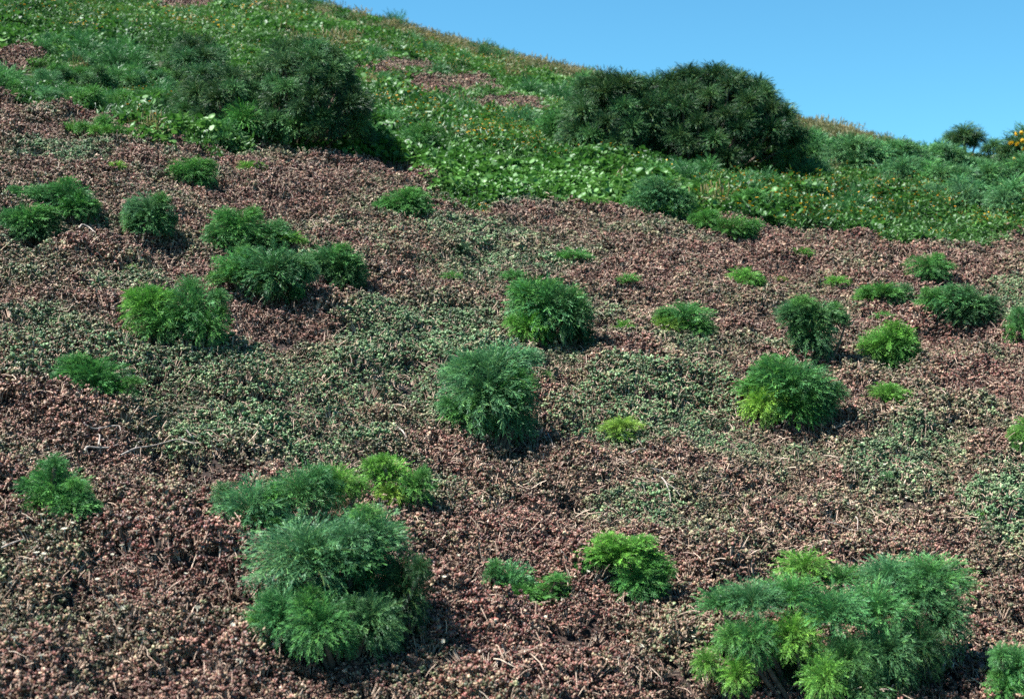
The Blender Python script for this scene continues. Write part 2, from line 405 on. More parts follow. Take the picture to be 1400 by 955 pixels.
def build_cover():
    p = band_points(13, 112, lambda Y: .20 * max(Y / 20, .8) ** .7, .45, 1.5)
    X, Y, S = p.T
    u = X / Y; yc = np.interp(np.clip(u, -.62, .62), _ug, _yg)
    z, px, py = zone_of(X, Y)
    k = (z < 4) & (Y < yc * 1.12)
    X, Y, S, px, py, yc = X[k], Y[k], S[k], px[k], py[k], yc[k]
    n = len(X)
    nz = fbm(X / 2.2, Y / 2.2, 21, 3); nz2 = fbm(X / 1.6, Y / 1.6, 23, 3); nz3 = fbm(X / 1.9, Y / 1.9, 29, 3)
    br = np.full(n, .18)
    for cx, cy, rx, ry, w in [(780, 262, 190, 36, 1.0), (500, 215, 90, 26, .9), (640, 235, 110, 25, .5), (90, 62, 120, 20, .7), (560, 90, 90, 14, .5), (740, 125, 80, 22, .75), (1210, 315, 120, 22, .45), (370, 180, 150, 26, .4), (1000, 300, 100, 20, .5), (480, 45, 120, 20, .35)]:
        br = np.maximum(br, w * np.exp(-(((px - cx) / rx) ** 2 + ((py - cy) / ry) ** 2) ** 1.5))
    fl = np.full(n, .04)
    for cx, cy, rx, ry, w in [(1180, 275, 230, 45, 1.0), (700, 190, 75, 32, .9), (700, 85, 200, 30, .55), (850, 225, 150, 16, .5), (1340, 300, 90, 30, .7), (150, 40, 200, 30, .2), (560, 160, 60, 30, .35), (330, 15, 200, 25, .2)]:
        fl = np.maximum(fl, w * np.exp(-(((px - cx) / rx) ** 2 + ((py - cy) / ry) ** 2) ** 1.5))
    crest = np.clip((Y / yc - .66) / .22, 0, 1) * np.clip((px - 250) / 350, 0, 1)
    crest = np.maximum(crest, np.exp(-(((px - 1150) / 90) ** 2 + ((py - 190) / 22) ** 2) ** 2))
    r = rng.random(n)
    # under and beside the hedges the cover stays short
    low = 1 - .6 * np.exp(-(((px - 1290) / 170) ** 4 + ((py - 235) / 45) ** 4)) - .45 * np.exp(-(((px - 130) / 130) ** 4 + ((py - 115) / 32) ** 4))
    crest = crest * (1 - np.clip((px - 1215) / 40, 0, 1))
    isdry = r < crest * .85 + (nz2 - .6) * .3
    isbr = ~isdry & (rng.random(n) < br + (nz - .5) * .9)
    isfl = ~isdry & ~isbr & (rng.random(n) < fl)
    isw = ~isdry & ~isbr & ~isfl
    Z = height(X, Y)
    def put(name, meshes, mk, base, label, cat, hv=(.75, 1.25)):
        c = int(mk.sum())
        scatter(name, meshes, np.stack([X[mk], Y[mk], Z[mk]], 1), np.stack([rng.normal(0, .18, c) + .15, rng.normal(0, .18, c), rng.random(c) * 6.283], 1),
                base * (S[mk] / .20) ** .45 * low[mk] * rng.uniform(*hv, c) * (.35 + 1.25 * nz2[mk]), {'rnd': np.clip((nz3[mk] - .5) * 1.9 + .5 + rng.normal(0, .12, c), 0, 1)}, label, cat)
    put('broad_leaf_cover', [broad_clump(400 + i) for i in range(6)], isbr, .95, 'low carpet of broad bright green leaves along the top of the ice plant', 'leafy ground cover')
    put('weed_cover', [weed_clump(430 + i, M_WEED) for i in range(6)], isw, .72, 'mid green weeds carpeting the upper hillside', 'weeds', (.6, 1.3))
    put('orange_wildflowers', [weed_clump(460 + i, M_WEED, M_ORANGE if i % 3 else M_YELLOW, 10) for i in range(6)], isfl, .85, 'green weeds dotted with small orange wildflowers on the hillside', 'wildflowers')
    put('seeding_grass', [weed_clump(490 + i, M_DRY, None, 0, .42, .010, True) for i in range(6)], isdry, .85, 'olive brown seeding grass along the crest of the hill', 'grass', (.6, 1.35))
build_cover()

# ------------------------------------------------------------------ giant coreopsis: fronds, tufts, shrubs
def frond(seed, npin, fork, curl, w, plen, t0=.22, spread=(.25, .7)):
    """one feathery leaf along +x, unit length; returns verts, quads, midrib flag"""
    rg = np.random.default_rng(seed)
    T = np.linspace(0, 1, 7); ang = curl * (.25 - T ** 1.35 * 1.25)
    dx = np.cos(ang); dz = np.sin(ang)
    P = np.stack([np.concatenate([[0], np.cumsum((dx[1:] + dx[:-1]) / 2)]), np.zeros(7), np.concatenate([[0], np.cumsum((dz[1:] + dz[:-1]) / 2)])], 1) / 6
    a = Acc()
    V, Q = tube(P, np.linspace(w * .9, w * .4, 7), 3); a.add(V, Q, tp=1.0, pv=0.0); pvr = np.random.default_rng(seed + 5)
    def strip(p, d, L, wd, n):
        d = d / np.linalg.norm(d); s = np.cross(d, n); s /= np.linalg.norm(s) + 1e-9
        e = p + d * L - np.array([0, 0, L * .12])
        a.add([p - s * wd * .4, p + s * wd * .4, e + s * wd * .5, e - s * wd * .5], [(0, 1, 2, 3)], tp=0.0, pv=pvr.normal() * .22)
        return e
    for i in range(npin):
        t = t0 + (1 - t0) * (i + .5) / npin; side = 1 if i % 2 else -1
        q = np.array([np.interp(t, T, P[:, k]) for k in range(3)]); an = np.interp(t, T, ang)
        tan = np.array([math.cos(an), 0, math.sin(an)]); up = np.array([-math.sin(an), 0, math.cos(an)])
        sp = rg.uniform(*spread); roll = rg.normal() * 1.3
        d = tan * math.cos(sp) + math.sin(sp) * (np.array([0, side, 0]) * math.cos(roll) + up * math.sin(roll))
        L = plen * (math.sin(math.pi * min(1, (t - t0) / (1 - t0) * .75 + .18)) * .8 + .25) * rg.uniform(.75, 1.2)
        n = up * math.cos(roll) + np.array([0, -side, 0]) * math.sin(roll) + rg.normal(0, .3, 3)
        if fork:
            m = q + d / np.linalg.norm(d) * L * .45
            strip(q, d, L, w, n)
            for sgn in (-1, 1):
                d2 = d + tan * .6 * sgn * .5 + np.array([0, side, 0]) * .5 * (sgn > 0) + rg.normal(0, .15, 3)
                strip(m, d2, L * .55, w * .85, n)
        else:
            strip(q, d, L, w, n)
    strip(P[-1], np.array([dx[-1], 0, dz[-1]]), plen * .6, w, np.array([0, 0, 1.]))
    return np.concatenate(a.V), np.concatenate(a.Q), np.concatenate(a.A['tp']), np.concatenate(a.A['pv'])
def tuft_mesh(seed, n, npin, fork, w, plen, el0, el1, lo=.62, loose=0.0):
    """a ball-like tuft of fronds of unit radius; el0..el1 is the range of elevations"""
    rg = np.random.default_rng(seed)
    curls = [.35, .6, .9, 1.25, 1.6]
    temps = [frond(seed * 7 + i, npin, fork, c, w, plen) for i, c in enumerate(curls)]
    s0, s1 = math.sin(el0), math.sin(el1)
    Vs, Qs, lrs, tps = [], [], [], []; off = 0
    for i in range(n):
        f = (i + .5) / n
        el = math.asin(s0 + (s1 - s0) * f) + rg.normal() * .1; az = i * 2.39996 + rg.normal() * .25
        ci = int(np.clip(round(np.interp(el, [-1, .2, 1.5], [1.2, 1.8, .4]) + rg.normal() * .8 + loose), 0, 4))
        V, Q, tp, pv = temps[ci]
        L = rg.uniform(lo, 1.0) * (1.0 if el < .3 else 1.04)
        M = rot_to(az, el + curls[ci] * .28, rg.normal() * .35)
        p = np.array([math.cos(az) * math.cos(el), math.sin(az) * math.cos(el), math.sin(el) - .3]) * .07
        Vs.append((V * L) @ M.T + p); Qs.append(Q + off); off += len(V)
        lrs.append(np.clip(.12 + .76 * rg.random() + pv, 0, 1)); tps.append(tp * (.3 + .7 * (rg.random() < .35)))
    return quads_mesh('leaf_tuft', np.concatenate(Vs), np.concatenate(Qs), {'lr': np.concatenate(lrs), 'tp': np.concatenate(tps)}, [M_FROND])
def variants(k, *a, **kw): return [tuft_mesh(1000 + 31 * i + int(a[0] * 7 + a[1]), *a, **kw) for i in range(k)]
TUFT = {
    'dome': variants(4, 320, 17, True, .0078, .19, -.95, 1.5),       # near, full round head
    'cap':  variants(4, 270, 17, True, .0078, .19, -.25, 1.5),       # near, upper half with level fronds
    'mid':  variants(4, 240, 14, True, .0105, .19, -.95, 1.5),
    'mcap': variants(3, 200, 14, True, .0105, .19, -.3, 1.5),
    'spray': variants(4, 100, 20, True, .0105, .22, -.1, 1.35, .6, .3),  # young loose plant
    'far':  variants(5, 200, 12, False, .019, .22, -.8, 1.5),
}
TINT = {'B': (0.066, 0.189, 0.075), 'C': (0.086, 0.235, 0.108), 'D': (0.022, 0.076, 0.034), 'G': (0.072, 0.232, 0.058), 'L': (0.115, 0.315, 0.058), 'Y': (0.176, 0.352, 0.062), 'T': (0.068, 0.218, 0.076), 'K': (0.025, 0.074, 0.031), 'M': (0.043, 0.119, 0.049)}  # D, K: dark foliage, also painting shade into undersides and shaded sides
tr = random.Random(3)
def shrub(name, label, cat, base, heads, group=None, stem=True, part='leaf_tuft'):
    """base: photograph pixel of the foot; heads: (px, py, rx px, ry px, kind, tint, metres behind the foot)"""
    X, Y, Z = ground(*base)
    root = bpy.data.objects.new(name, None); COL.objects.link(root); root.location = (X, Y, Z); root.empty_display_size = .1
    tag(root, label, cat, group)
    st = Acc()
    for (hx, hy, rx, ry, kind, tint, dy) in heads:
        Yh = Y + dy; s = Yh / F
        px, pz = (hx - CX) * s, (CY - hy) * s
        m = tr.choice(TUFT[kind]); o = link(part, m, root)
        o.location = (px - X, dy, pz - Z)
        o.scale = (rx * s, (rx * .75 + ry * .25) * s, ry * s); o.rotation_euler = (tr.gauss(0, .08), tr.gauss(0, .08), 0)
        # spin about the vertical is kept in the mesh's own round symmetry: turn before the uneven scale
        o.rotation_euler.z = tr.uniform(0, 6.283) if abs(rx - ry) < .35 * rx else tr.choice((0, math.pi)) + tr.gauss(0, .15)
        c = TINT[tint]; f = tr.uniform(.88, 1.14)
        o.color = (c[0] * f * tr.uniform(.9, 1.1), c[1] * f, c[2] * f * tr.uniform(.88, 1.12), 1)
        if stem:
            g0 = np.array([(px - X) * .35, dy * .35, float(height(X + (px - X) * .35, Y + dy * .35)) - Z - .03]); top = np.array([px - X, dy, pz - Z])
            mid = (g0 + top) / 2 + np.array([tr.gauss(0, .02), 0, -.1 * abs(top[2] - g0[2])])
            r = min(max(.012, .075 * rx * s), .028)
            t = np.linspace(0, 1, 7)[:, None]
            P = (1 - t) ** 2 * g0 + 2 * t * (1 - t) * mid + t * t * top
            V, Q = tube(P, np.linspace(r * 1.25, r * .7, 7), 7); st.add(V, Q)
    if stem: link('stem', st.mesh('stem', [M_STEM], True), root)
    return root
SH, SE = 'coreopsis_shrub', 'coreopsis_seedling'
def S(label, base, *heads, group='coreopsis shrubs on the ice plant mat', name=SH, cat='shrub', extra=2, **kw):
    if not group.startswith(('big', 'coreopsis plants')):
        heads = list(heads)
        if extra and base[1] < 620: heads = [(h[0], h[1] - .06 * h[3], h[2] * 1.08, h[3] * 1.12, *h[4:]) for h in heads]
        for hd in list(heads):
            for q in range(extra):
                a_ = tr.uniform(-.3, 3.45); f = tr.uniform(.55, .8); k = 'mid' if hd[4] in ('dome', 'cap', 'mid', 'mcap') else 'spray'
                heads.append((hd[0] + hd[2] * f * math.cos(a_), hd[1] - hd[3] * f * math.sin(a_), hd[2] * tr.uniform(.34, .5), hd[3] * tr.uniform(.36, .55), k, hd[5] if tr.random() < .7 else 'G', hd[6] + tr.uniform(-.05, .05)))
    return shrub(name, label, cat, base, heads, group, **kw)
def E(label, base, *heads, **kw):
    return shrub(SE, label, 'seedling', base, heads, 'young coreopsis seedlings on the ice plant mat', stem=True, **kw)

# --- foreground
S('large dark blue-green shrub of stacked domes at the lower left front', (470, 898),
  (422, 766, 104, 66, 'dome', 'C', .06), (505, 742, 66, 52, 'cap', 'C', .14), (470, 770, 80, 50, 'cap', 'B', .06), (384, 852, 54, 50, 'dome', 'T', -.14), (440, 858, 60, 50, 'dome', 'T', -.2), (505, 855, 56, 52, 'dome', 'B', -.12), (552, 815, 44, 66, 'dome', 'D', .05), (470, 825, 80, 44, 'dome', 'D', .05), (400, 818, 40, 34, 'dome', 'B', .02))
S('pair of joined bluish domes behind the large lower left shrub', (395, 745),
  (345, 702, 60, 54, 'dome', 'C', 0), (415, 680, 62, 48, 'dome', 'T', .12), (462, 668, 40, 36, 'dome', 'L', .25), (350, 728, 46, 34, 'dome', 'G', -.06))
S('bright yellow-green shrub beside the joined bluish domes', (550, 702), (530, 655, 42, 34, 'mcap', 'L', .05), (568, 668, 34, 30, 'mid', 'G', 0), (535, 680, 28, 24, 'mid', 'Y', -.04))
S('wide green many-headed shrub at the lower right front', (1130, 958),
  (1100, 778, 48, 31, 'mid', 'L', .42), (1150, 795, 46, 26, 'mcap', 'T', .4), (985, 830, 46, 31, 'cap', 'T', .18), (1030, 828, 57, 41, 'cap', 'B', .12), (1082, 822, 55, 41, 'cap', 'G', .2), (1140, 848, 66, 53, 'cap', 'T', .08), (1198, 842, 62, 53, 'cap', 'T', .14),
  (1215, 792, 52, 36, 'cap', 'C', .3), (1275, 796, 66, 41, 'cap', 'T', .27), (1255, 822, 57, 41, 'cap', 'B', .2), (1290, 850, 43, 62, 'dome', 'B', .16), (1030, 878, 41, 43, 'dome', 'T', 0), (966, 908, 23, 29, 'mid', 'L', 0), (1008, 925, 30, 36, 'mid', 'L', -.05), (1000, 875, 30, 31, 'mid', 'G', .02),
  (1085, 872, 48, 41, 'dome', 'L', .02), (1160, 905, 52, 48, 'dome', 'B', -.04), (1215, 895, 52, 53, 'dome', 'B', .02), (1258, 890, 39, 53, 'dome', 'D', .06), (1128, 930, 41, 43, 'mid', 'L', -.12), (1180, 945, 43, 36, 'mid', 'B', -.1), (1225, 935, 36, 36, 'mid', 'D', 0), (1078, 915, 30, 41, 'mid', 'D', .1), extra=0)  # dark tufts towards the right paint the shaded side into the colour
S('shrub cut off by the lower right corner of the photo', (1395, 965), (1392, 915, 44, 40, 'dome', 'T', 0), (1372, 945, 30, 32, 'mid', 'G', -.04), (1415, 940, 50, 42, 'mid', 'G', .02))
S('low spreading mid green plant between the two large front shrubs', (725, 838), (698, 795, 40, 32, 'spray', 'T', .08), (750, 815, 48, 28, 'spray', 'G', .04), (715, 818, 44, 24, 'spray', 'G', -.02), (768, 822, 28, 20, 'mcap', 'G', .05))
S('light green shrub with dark underside above the low spreading plant', (870, 832), (850, 762, 64, 32, 'mcap', 'L', .08), (825, 770, 42, 24, 'mcap', 'G', .1), (885, 778, 42, 30, 'mcap', 'G', .05), (872, 800, 44, 34, 'mid', 'G', 0))
S('feathery green shrub with upright tip at the left below the bleached branch', (85, 722), (75, 672, 52, 44, 'spray', 'T', .1), (66, 655, 26, 32, 'spray', 'G', .14), (100, 698, 46, 28, 'mcap', 'T', 0), (55, 692, 32, 26, 'mcap', 'G', .04), (90, 685, 44, 30, 'mcap', 'G', .04))
# --- middle distance
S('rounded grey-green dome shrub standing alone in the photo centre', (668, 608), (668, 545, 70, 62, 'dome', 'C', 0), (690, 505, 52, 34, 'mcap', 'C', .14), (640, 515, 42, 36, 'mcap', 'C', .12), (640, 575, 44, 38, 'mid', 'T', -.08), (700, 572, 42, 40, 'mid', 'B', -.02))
S('dome shrub with a shadowed right side above and right of the centre shrub', (765, 478), (748, 428, 58, 44, 'mid', 'T', .05), (730, 415, 44, 34, 'mid', 'G', .12), (775, 440, 38, 38, 'mid', 'B', -.03), (725, 452, 36, 26, 'mid', 'L', -.06), (792, 462, 22, 20, 'far', 'D', -.05))  # small dark tuft at the right foot stands in for cast shadow
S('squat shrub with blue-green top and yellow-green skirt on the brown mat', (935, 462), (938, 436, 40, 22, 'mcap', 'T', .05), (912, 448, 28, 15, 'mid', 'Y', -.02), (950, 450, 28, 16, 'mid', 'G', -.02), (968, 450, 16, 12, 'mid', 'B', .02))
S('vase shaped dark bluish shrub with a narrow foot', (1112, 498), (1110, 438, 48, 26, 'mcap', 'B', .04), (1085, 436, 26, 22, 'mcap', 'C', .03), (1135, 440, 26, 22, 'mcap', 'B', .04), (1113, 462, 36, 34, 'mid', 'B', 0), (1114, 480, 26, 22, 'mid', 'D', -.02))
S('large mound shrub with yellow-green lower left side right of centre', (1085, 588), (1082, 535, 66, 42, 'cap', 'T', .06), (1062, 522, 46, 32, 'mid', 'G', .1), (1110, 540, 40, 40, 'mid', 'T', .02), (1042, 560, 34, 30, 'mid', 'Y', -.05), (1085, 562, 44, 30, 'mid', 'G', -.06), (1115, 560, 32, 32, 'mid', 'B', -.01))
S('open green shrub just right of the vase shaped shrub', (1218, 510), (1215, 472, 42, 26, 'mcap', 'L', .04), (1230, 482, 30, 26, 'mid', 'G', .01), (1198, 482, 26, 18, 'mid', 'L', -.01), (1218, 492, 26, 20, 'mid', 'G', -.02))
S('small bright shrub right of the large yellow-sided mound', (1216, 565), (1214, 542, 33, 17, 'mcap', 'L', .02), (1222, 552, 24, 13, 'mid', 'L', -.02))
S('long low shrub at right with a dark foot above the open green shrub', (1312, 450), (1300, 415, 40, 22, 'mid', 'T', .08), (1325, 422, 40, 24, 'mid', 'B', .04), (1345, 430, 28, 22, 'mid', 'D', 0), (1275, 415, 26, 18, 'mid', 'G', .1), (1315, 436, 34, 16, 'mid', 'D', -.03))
S('feathery green shrub left of the long low dark-footed one', (1212, 424), (1205, 404, 36, 18, 'mcap', 'G', .04), (1228, 408, 26, 18, 'mid', 'B', .02), (1185, 408, 20, 12, 'mcap', 'L', .02))
S('pale low shrub highest on the right side of the mat', (1268, 392), (1268, 368, 34, 19, 'mid', 'G', .03), (1275, 380, 26, 14, 'mcap', 'T', 0))
S('shrub cut by the right edge beside the long low shrub', (1398, 470), (1398, 448, 26, 24, 'mid', 'T', .02), (1388, 462, 18, 14, 'mid', 'G', -.02))
S('bright shrub cut by the right edge at mid height', (1400, 622), (1405, 592, 26, 28, 'mid', 'L', 0), (1402, 610, 20, 20, 'mid', 'G', -.03))
S('yellowish two-headed shrub leaning right at left of centre', (240, 474), (205, 428, 46, 36, 'mid', 'L', .08), (262, 430, 50, 40, 'mid', 'T', .06), (225, 450, 46, 30, 'mid', 'G', .0), (285, 450, 34, 28, 'mid', 'G', -.02), (205, 420, 30, 26, 'mcap', 'G', .12))
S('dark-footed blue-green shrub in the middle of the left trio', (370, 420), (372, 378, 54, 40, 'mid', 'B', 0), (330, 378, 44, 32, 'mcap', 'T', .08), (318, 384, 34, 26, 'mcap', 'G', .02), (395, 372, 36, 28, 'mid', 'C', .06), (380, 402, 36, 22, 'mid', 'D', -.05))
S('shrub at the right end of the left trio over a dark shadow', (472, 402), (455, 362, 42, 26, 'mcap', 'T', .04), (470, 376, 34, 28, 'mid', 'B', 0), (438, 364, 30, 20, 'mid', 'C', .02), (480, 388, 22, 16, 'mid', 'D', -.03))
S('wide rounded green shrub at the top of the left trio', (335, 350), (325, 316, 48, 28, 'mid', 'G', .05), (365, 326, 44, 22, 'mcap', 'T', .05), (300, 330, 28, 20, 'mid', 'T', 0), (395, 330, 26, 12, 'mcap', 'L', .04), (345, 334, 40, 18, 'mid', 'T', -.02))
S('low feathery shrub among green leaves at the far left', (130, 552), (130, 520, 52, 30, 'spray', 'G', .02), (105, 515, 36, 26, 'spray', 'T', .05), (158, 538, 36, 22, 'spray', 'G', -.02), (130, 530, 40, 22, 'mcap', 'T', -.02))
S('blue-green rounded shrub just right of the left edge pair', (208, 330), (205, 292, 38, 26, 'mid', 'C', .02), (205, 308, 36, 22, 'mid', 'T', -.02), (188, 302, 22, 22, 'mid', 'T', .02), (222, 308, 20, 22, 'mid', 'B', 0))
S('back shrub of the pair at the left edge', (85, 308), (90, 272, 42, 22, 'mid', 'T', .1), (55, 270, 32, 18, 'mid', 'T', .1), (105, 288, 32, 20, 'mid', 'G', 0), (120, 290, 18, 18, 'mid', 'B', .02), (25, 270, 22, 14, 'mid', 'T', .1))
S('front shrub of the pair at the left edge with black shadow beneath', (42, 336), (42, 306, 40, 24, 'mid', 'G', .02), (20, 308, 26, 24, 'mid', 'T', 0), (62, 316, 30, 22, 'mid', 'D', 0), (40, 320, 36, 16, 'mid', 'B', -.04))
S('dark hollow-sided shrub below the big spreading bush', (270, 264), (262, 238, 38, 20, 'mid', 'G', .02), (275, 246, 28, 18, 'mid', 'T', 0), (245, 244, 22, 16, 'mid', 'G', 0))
S('solitary spiky dome shrub near the upper edge of the mat', (558, 300), (555, 281, 42, 22, 'mid', 'G', .02), (570, 288, 28, 16, 'mid', 'T', 0), (533, 286, 22, 14, 'mid', 'G', 0))
S('pale blue-green shrub overlapping the upper mat border', (905, 304), (900, 272, 44, 28, 'mid', 'C', .05), (880, 280, 28, 22, 'mid', 'T', 0), (925, 285, 28, 22, 'mid', 'T', 0), (905, 292, 34, 14, 'mid', 'G', -.03))
S('low green shrub on the mat border at the foot of the leafy slope', (1005, 334), (1000, 314, 36, 18, 'mid', 'G', .02), (965, 304, 26, 16, 'mid', 'G', .1), (1018, 322, 20, 12, 'mid', 'T', 0))
S('pale feathery shrub right of the blue-green border shrub', (1035, 300), (1030, 280, 42, 18, 'mid', 'T', .02), (1065, 290, 28, 15, 'mid', 'G', .02), (1005, 285, 22, 13, 'mid', 'L', 0))
# --- seedlings and small plants
E('yellow-green seedling under the right side of the centre dome shrub', (852, 608), (850, 584, 36, 17, 'mcap', 'Y', .02), (848, 596, 24, 12, 'mid', 'Y', -.02))
E('yellow-green seedling at the right foot of the two-headed left shrub', (292, 478), (290, 464, 24, 14, 'mid', 'Y', 0), (272, 466, 14, 8, 'mid', 'Y', .01))
E('mid green fern-like seedling above the shaded dome shrub', (785, 370), (785, 353, 32, 16, 'spray', 'G', 0), (765, 354, 20, 10, 'spray', 'L', .02))
E('seedling right of the fern-like one above the shaded dome shrub', (858, 400), (858, 386, 22, 14, 'spray', 'G', 0))
E('seedling between the shaded dome shrub and the squat skirted shrub', (852, 462), (852, 449, 20, 14, 'spray', 'L', 0))
E('seedling touching the back of the shaded dome shrub', (705, 394), (702, 381, 26, 15, 'spray', 'G', 0))
E('broad bright seedling on the brown mat above the vase shaped shrub', (1020, 400), (1018, 381, 30, 17, 'mid', 'L', 0), (1036, 386, 16, 12, 'mid', 'G', 0))
E('tiny seedling right of the broad bright seedling', (1069, 391), (1068, 384, 12, 7, 'spray', 'Y', 0))
E('flat seedling just below the leafy slope at right', (1096, 354), (1095, 346, 22, 9, 'mid', 'L', 0))
E('seedling left of the feathery green shrub at right', (1143, 400), (1142, 387, 24, 12, 'mid', 'L', 0), (1158, 397, 12, 7, 'mid', 'Y', 0))
E('thin seedling above the open green shrub at right', (1207, 448), (1206, 436, 20, 12, 'spray', 'G', 0))
E('small yellow-green seedling below the left hedge on the upper mat', (161, 240), (160, 229, 15, 10, 'mid', 'Y', 0))
E('flat light green seedling right of the dark hollow-sided shrub', (345, 242), (345, 229, 26, 10, 'mid', 'L', 0))
E('tiny seedling above the yellowish two-headed shrub', (180, 377), (179, 369, 13, 8, 'spray', 'L', 0))
E('sparse seedling left of the fern-like one on the open mat', (620, 392), (618, 381, 20, 11, 'spray', 'G', 0))
E('low green seedling near the left edge of the centre dome shrub', (748, 528), (748, 517, 12, 12, 'spray', 'G', 0))
E('round dark seedling on the open mat below the border leaves', (630, 352), (630, 342, 13, 11, 'mid', 'D', 0))
E('thin upright seedling in the twig litter at right', (1213, 668), (1213, 657, 12, 15, 'spray', 'B', 0))
E('pale green seedling near the right edge above the wide front shrub', (1350, 712), (1350, 704, 17, 10, 'spray', 'L', 0))

# --- big bushes on the green slope
def dome_heads(cx, by, w, h, n, kind, tints, r, dep, seed, skip=None):
    """heads spread over the shell of a rounded bush"""
    rg = random.Random(seed); out = []
    for i in range(n):
        f = (i + .5) / n; a = i * 2.39996
        zz = f; rad = math.sqrt(max(0, 1 - zz ** 2.2))
        x, y = rad * math.cos(a), rad * math.sin(a)
        if skip and skip(x, y, zz): continue
        px = cx + x * (w / 2 - r * .75) + rg.gauss(0, r * .2); py = by - r * .3 - zz * (h - r * 1.1) + rg.gauss(0, r * .14)
        q = r * rg.uniform(.75, 1.2)
        out.append((px, py, q * 1.1, q * .85, kind, rg.choice(tints), y * dep))
    return out
BIG = 'big coreopsis bushes on the green slope'
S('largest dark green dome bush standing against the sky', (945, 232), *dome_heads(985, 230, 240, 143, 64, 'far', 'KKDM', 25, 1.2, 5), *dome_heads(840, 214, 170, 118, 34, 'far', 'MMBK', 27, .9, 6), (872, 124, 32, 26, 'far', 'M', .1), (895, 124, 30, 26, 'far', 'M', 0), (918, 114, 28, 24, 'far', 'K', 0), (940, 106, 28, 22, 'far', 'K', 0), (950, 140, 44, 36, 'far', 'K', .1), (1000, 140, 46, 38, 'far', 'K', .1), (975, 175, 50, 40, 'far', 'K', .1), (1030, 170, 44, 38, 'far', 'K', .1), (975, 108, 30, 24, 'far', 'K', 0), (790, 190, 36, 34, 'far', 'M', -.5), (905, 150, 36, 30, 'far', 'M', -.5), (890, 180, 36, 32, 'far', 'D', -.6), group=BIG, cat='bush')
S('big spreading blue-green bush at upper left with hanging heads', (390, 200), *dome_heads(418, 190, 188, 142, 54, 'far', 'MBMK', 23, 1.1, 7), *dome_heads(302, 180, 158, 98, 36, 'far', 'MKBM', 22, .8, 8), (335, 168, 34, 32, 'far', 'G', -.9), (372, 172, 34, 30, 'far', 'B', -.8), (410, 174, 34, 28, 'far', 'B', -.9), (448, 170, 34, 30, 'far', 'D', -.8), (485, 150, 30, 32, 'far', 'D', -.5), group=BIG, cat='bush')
S('smaller dark bush behind the big spreading one', (262, 116), *dome_heads(265, 112, 100, 70, 18, 'far', 'MKMB', 20, 1.1, 9), group=BIG, cat='bush')
def small(label, px, by, w, h, tints, seed, group, n=7, kind='far'):
    r = h * .5
    return shrub(SH, label, 'shrub', (px, by), dome_heads(px, by, w, h, n, kind, tints, r, .35, seed), group)
RH = 'coreopsis shrubs in the right-hand hedge'
ORD = ['first', 'second', 'third', 'fourth', 'fifth', 'sixth', 'seventh']
for row, (name, L) in enumerate([('back', [(1118, 232, 74, 42), (1172, 236, 70, 44), (1226, 236, 72, 40), (1278, 236, 66, 34), (1335, 240, 60, 22), (1385, 242, 50, 26)]),
                                 ('middle', [(1105, 246, 40, 26), (1245, 256, 70, 36), (1300, 262, 74, 34), (1355, 264, 70, 34), (1405, 270, 56, 44)]),
                                 ('front', [(1275, 278, 50, 22), (1330, 288, 70, 34), (1385, 302, 74, 44)])]):
    for i, (x, by, w, h) in enumerate(L):
        w *= 1.25; h *= 1.3
        small('%s shrub from the dark dome bush in the %s row of the right-hand hedge' % (ORD[i], name), x, by, w, h, 'TCCT' if row else 'TCCT', 60 + row * 10 + i, RH, 11)
LH = 'coreopsis shrubs in the left-hand hedge'
for row, (name, L) in enumerate([('back', [(75, 112, 60, 28), (125, 118, 64, 32), (180, 122, 60, 30), (228, 118, 40, 24)]), ('front', [(18, 138, 50, 30), (60, 142, 54, 30), (112, 150, 60, 34), (160, 150, 56, 32), (208, 152, 50, 34)])]):
    for i, (x, by, w, h) in enumerate(L):
        small('%s shrub from the left edge in the %s row of the left-hand hedge' % (ORD[i], name), x, by, w, h, 'TCBG' if row == 0 else 'TGCG', 90 + row * 10 + i, LH)
MG = 'small shrubs at the upper edge of the mat'
small('bright green shrub spilling onto the upper left of the mat', 128, 188, 92, 28, 'LGLG', 120, MG, 9)
small('light green shrub under the left of the big spreading bush', 238, 182, 60, 26, 'LYGL', 121, MG)
small('blue-green low shrub in front of the big spreading bush', 300, 198, 78, 26, 'TCGT', 122, MG, 8)
small('bright feathery shrub below the right half of the big spreading bush', 412, 212, 46, 24, 'LGGL', 123, MG)
small('green shrub between the big spreading bush and the broad leaves', 458, 180, 44, 26, 'TGBT', 124, MG)
small('upright green shrub midway between the two big bushes', 570, 212, 50, 44, 'GTGT', 125, MG)
small('round green shrub right of the upright one between the big bushes', 615, 192, 40, 34, 'GTGG', 126, MG)
small('grey-green shrub leaning on the left flank of the largest dome bush', 760, 200, 60, 56, 'TCTB', 127, MG, 9)
small('bright green shrub under the pale blue-green border shrub', 955, 312, 60, 24, 'GLGT', 128, MG)

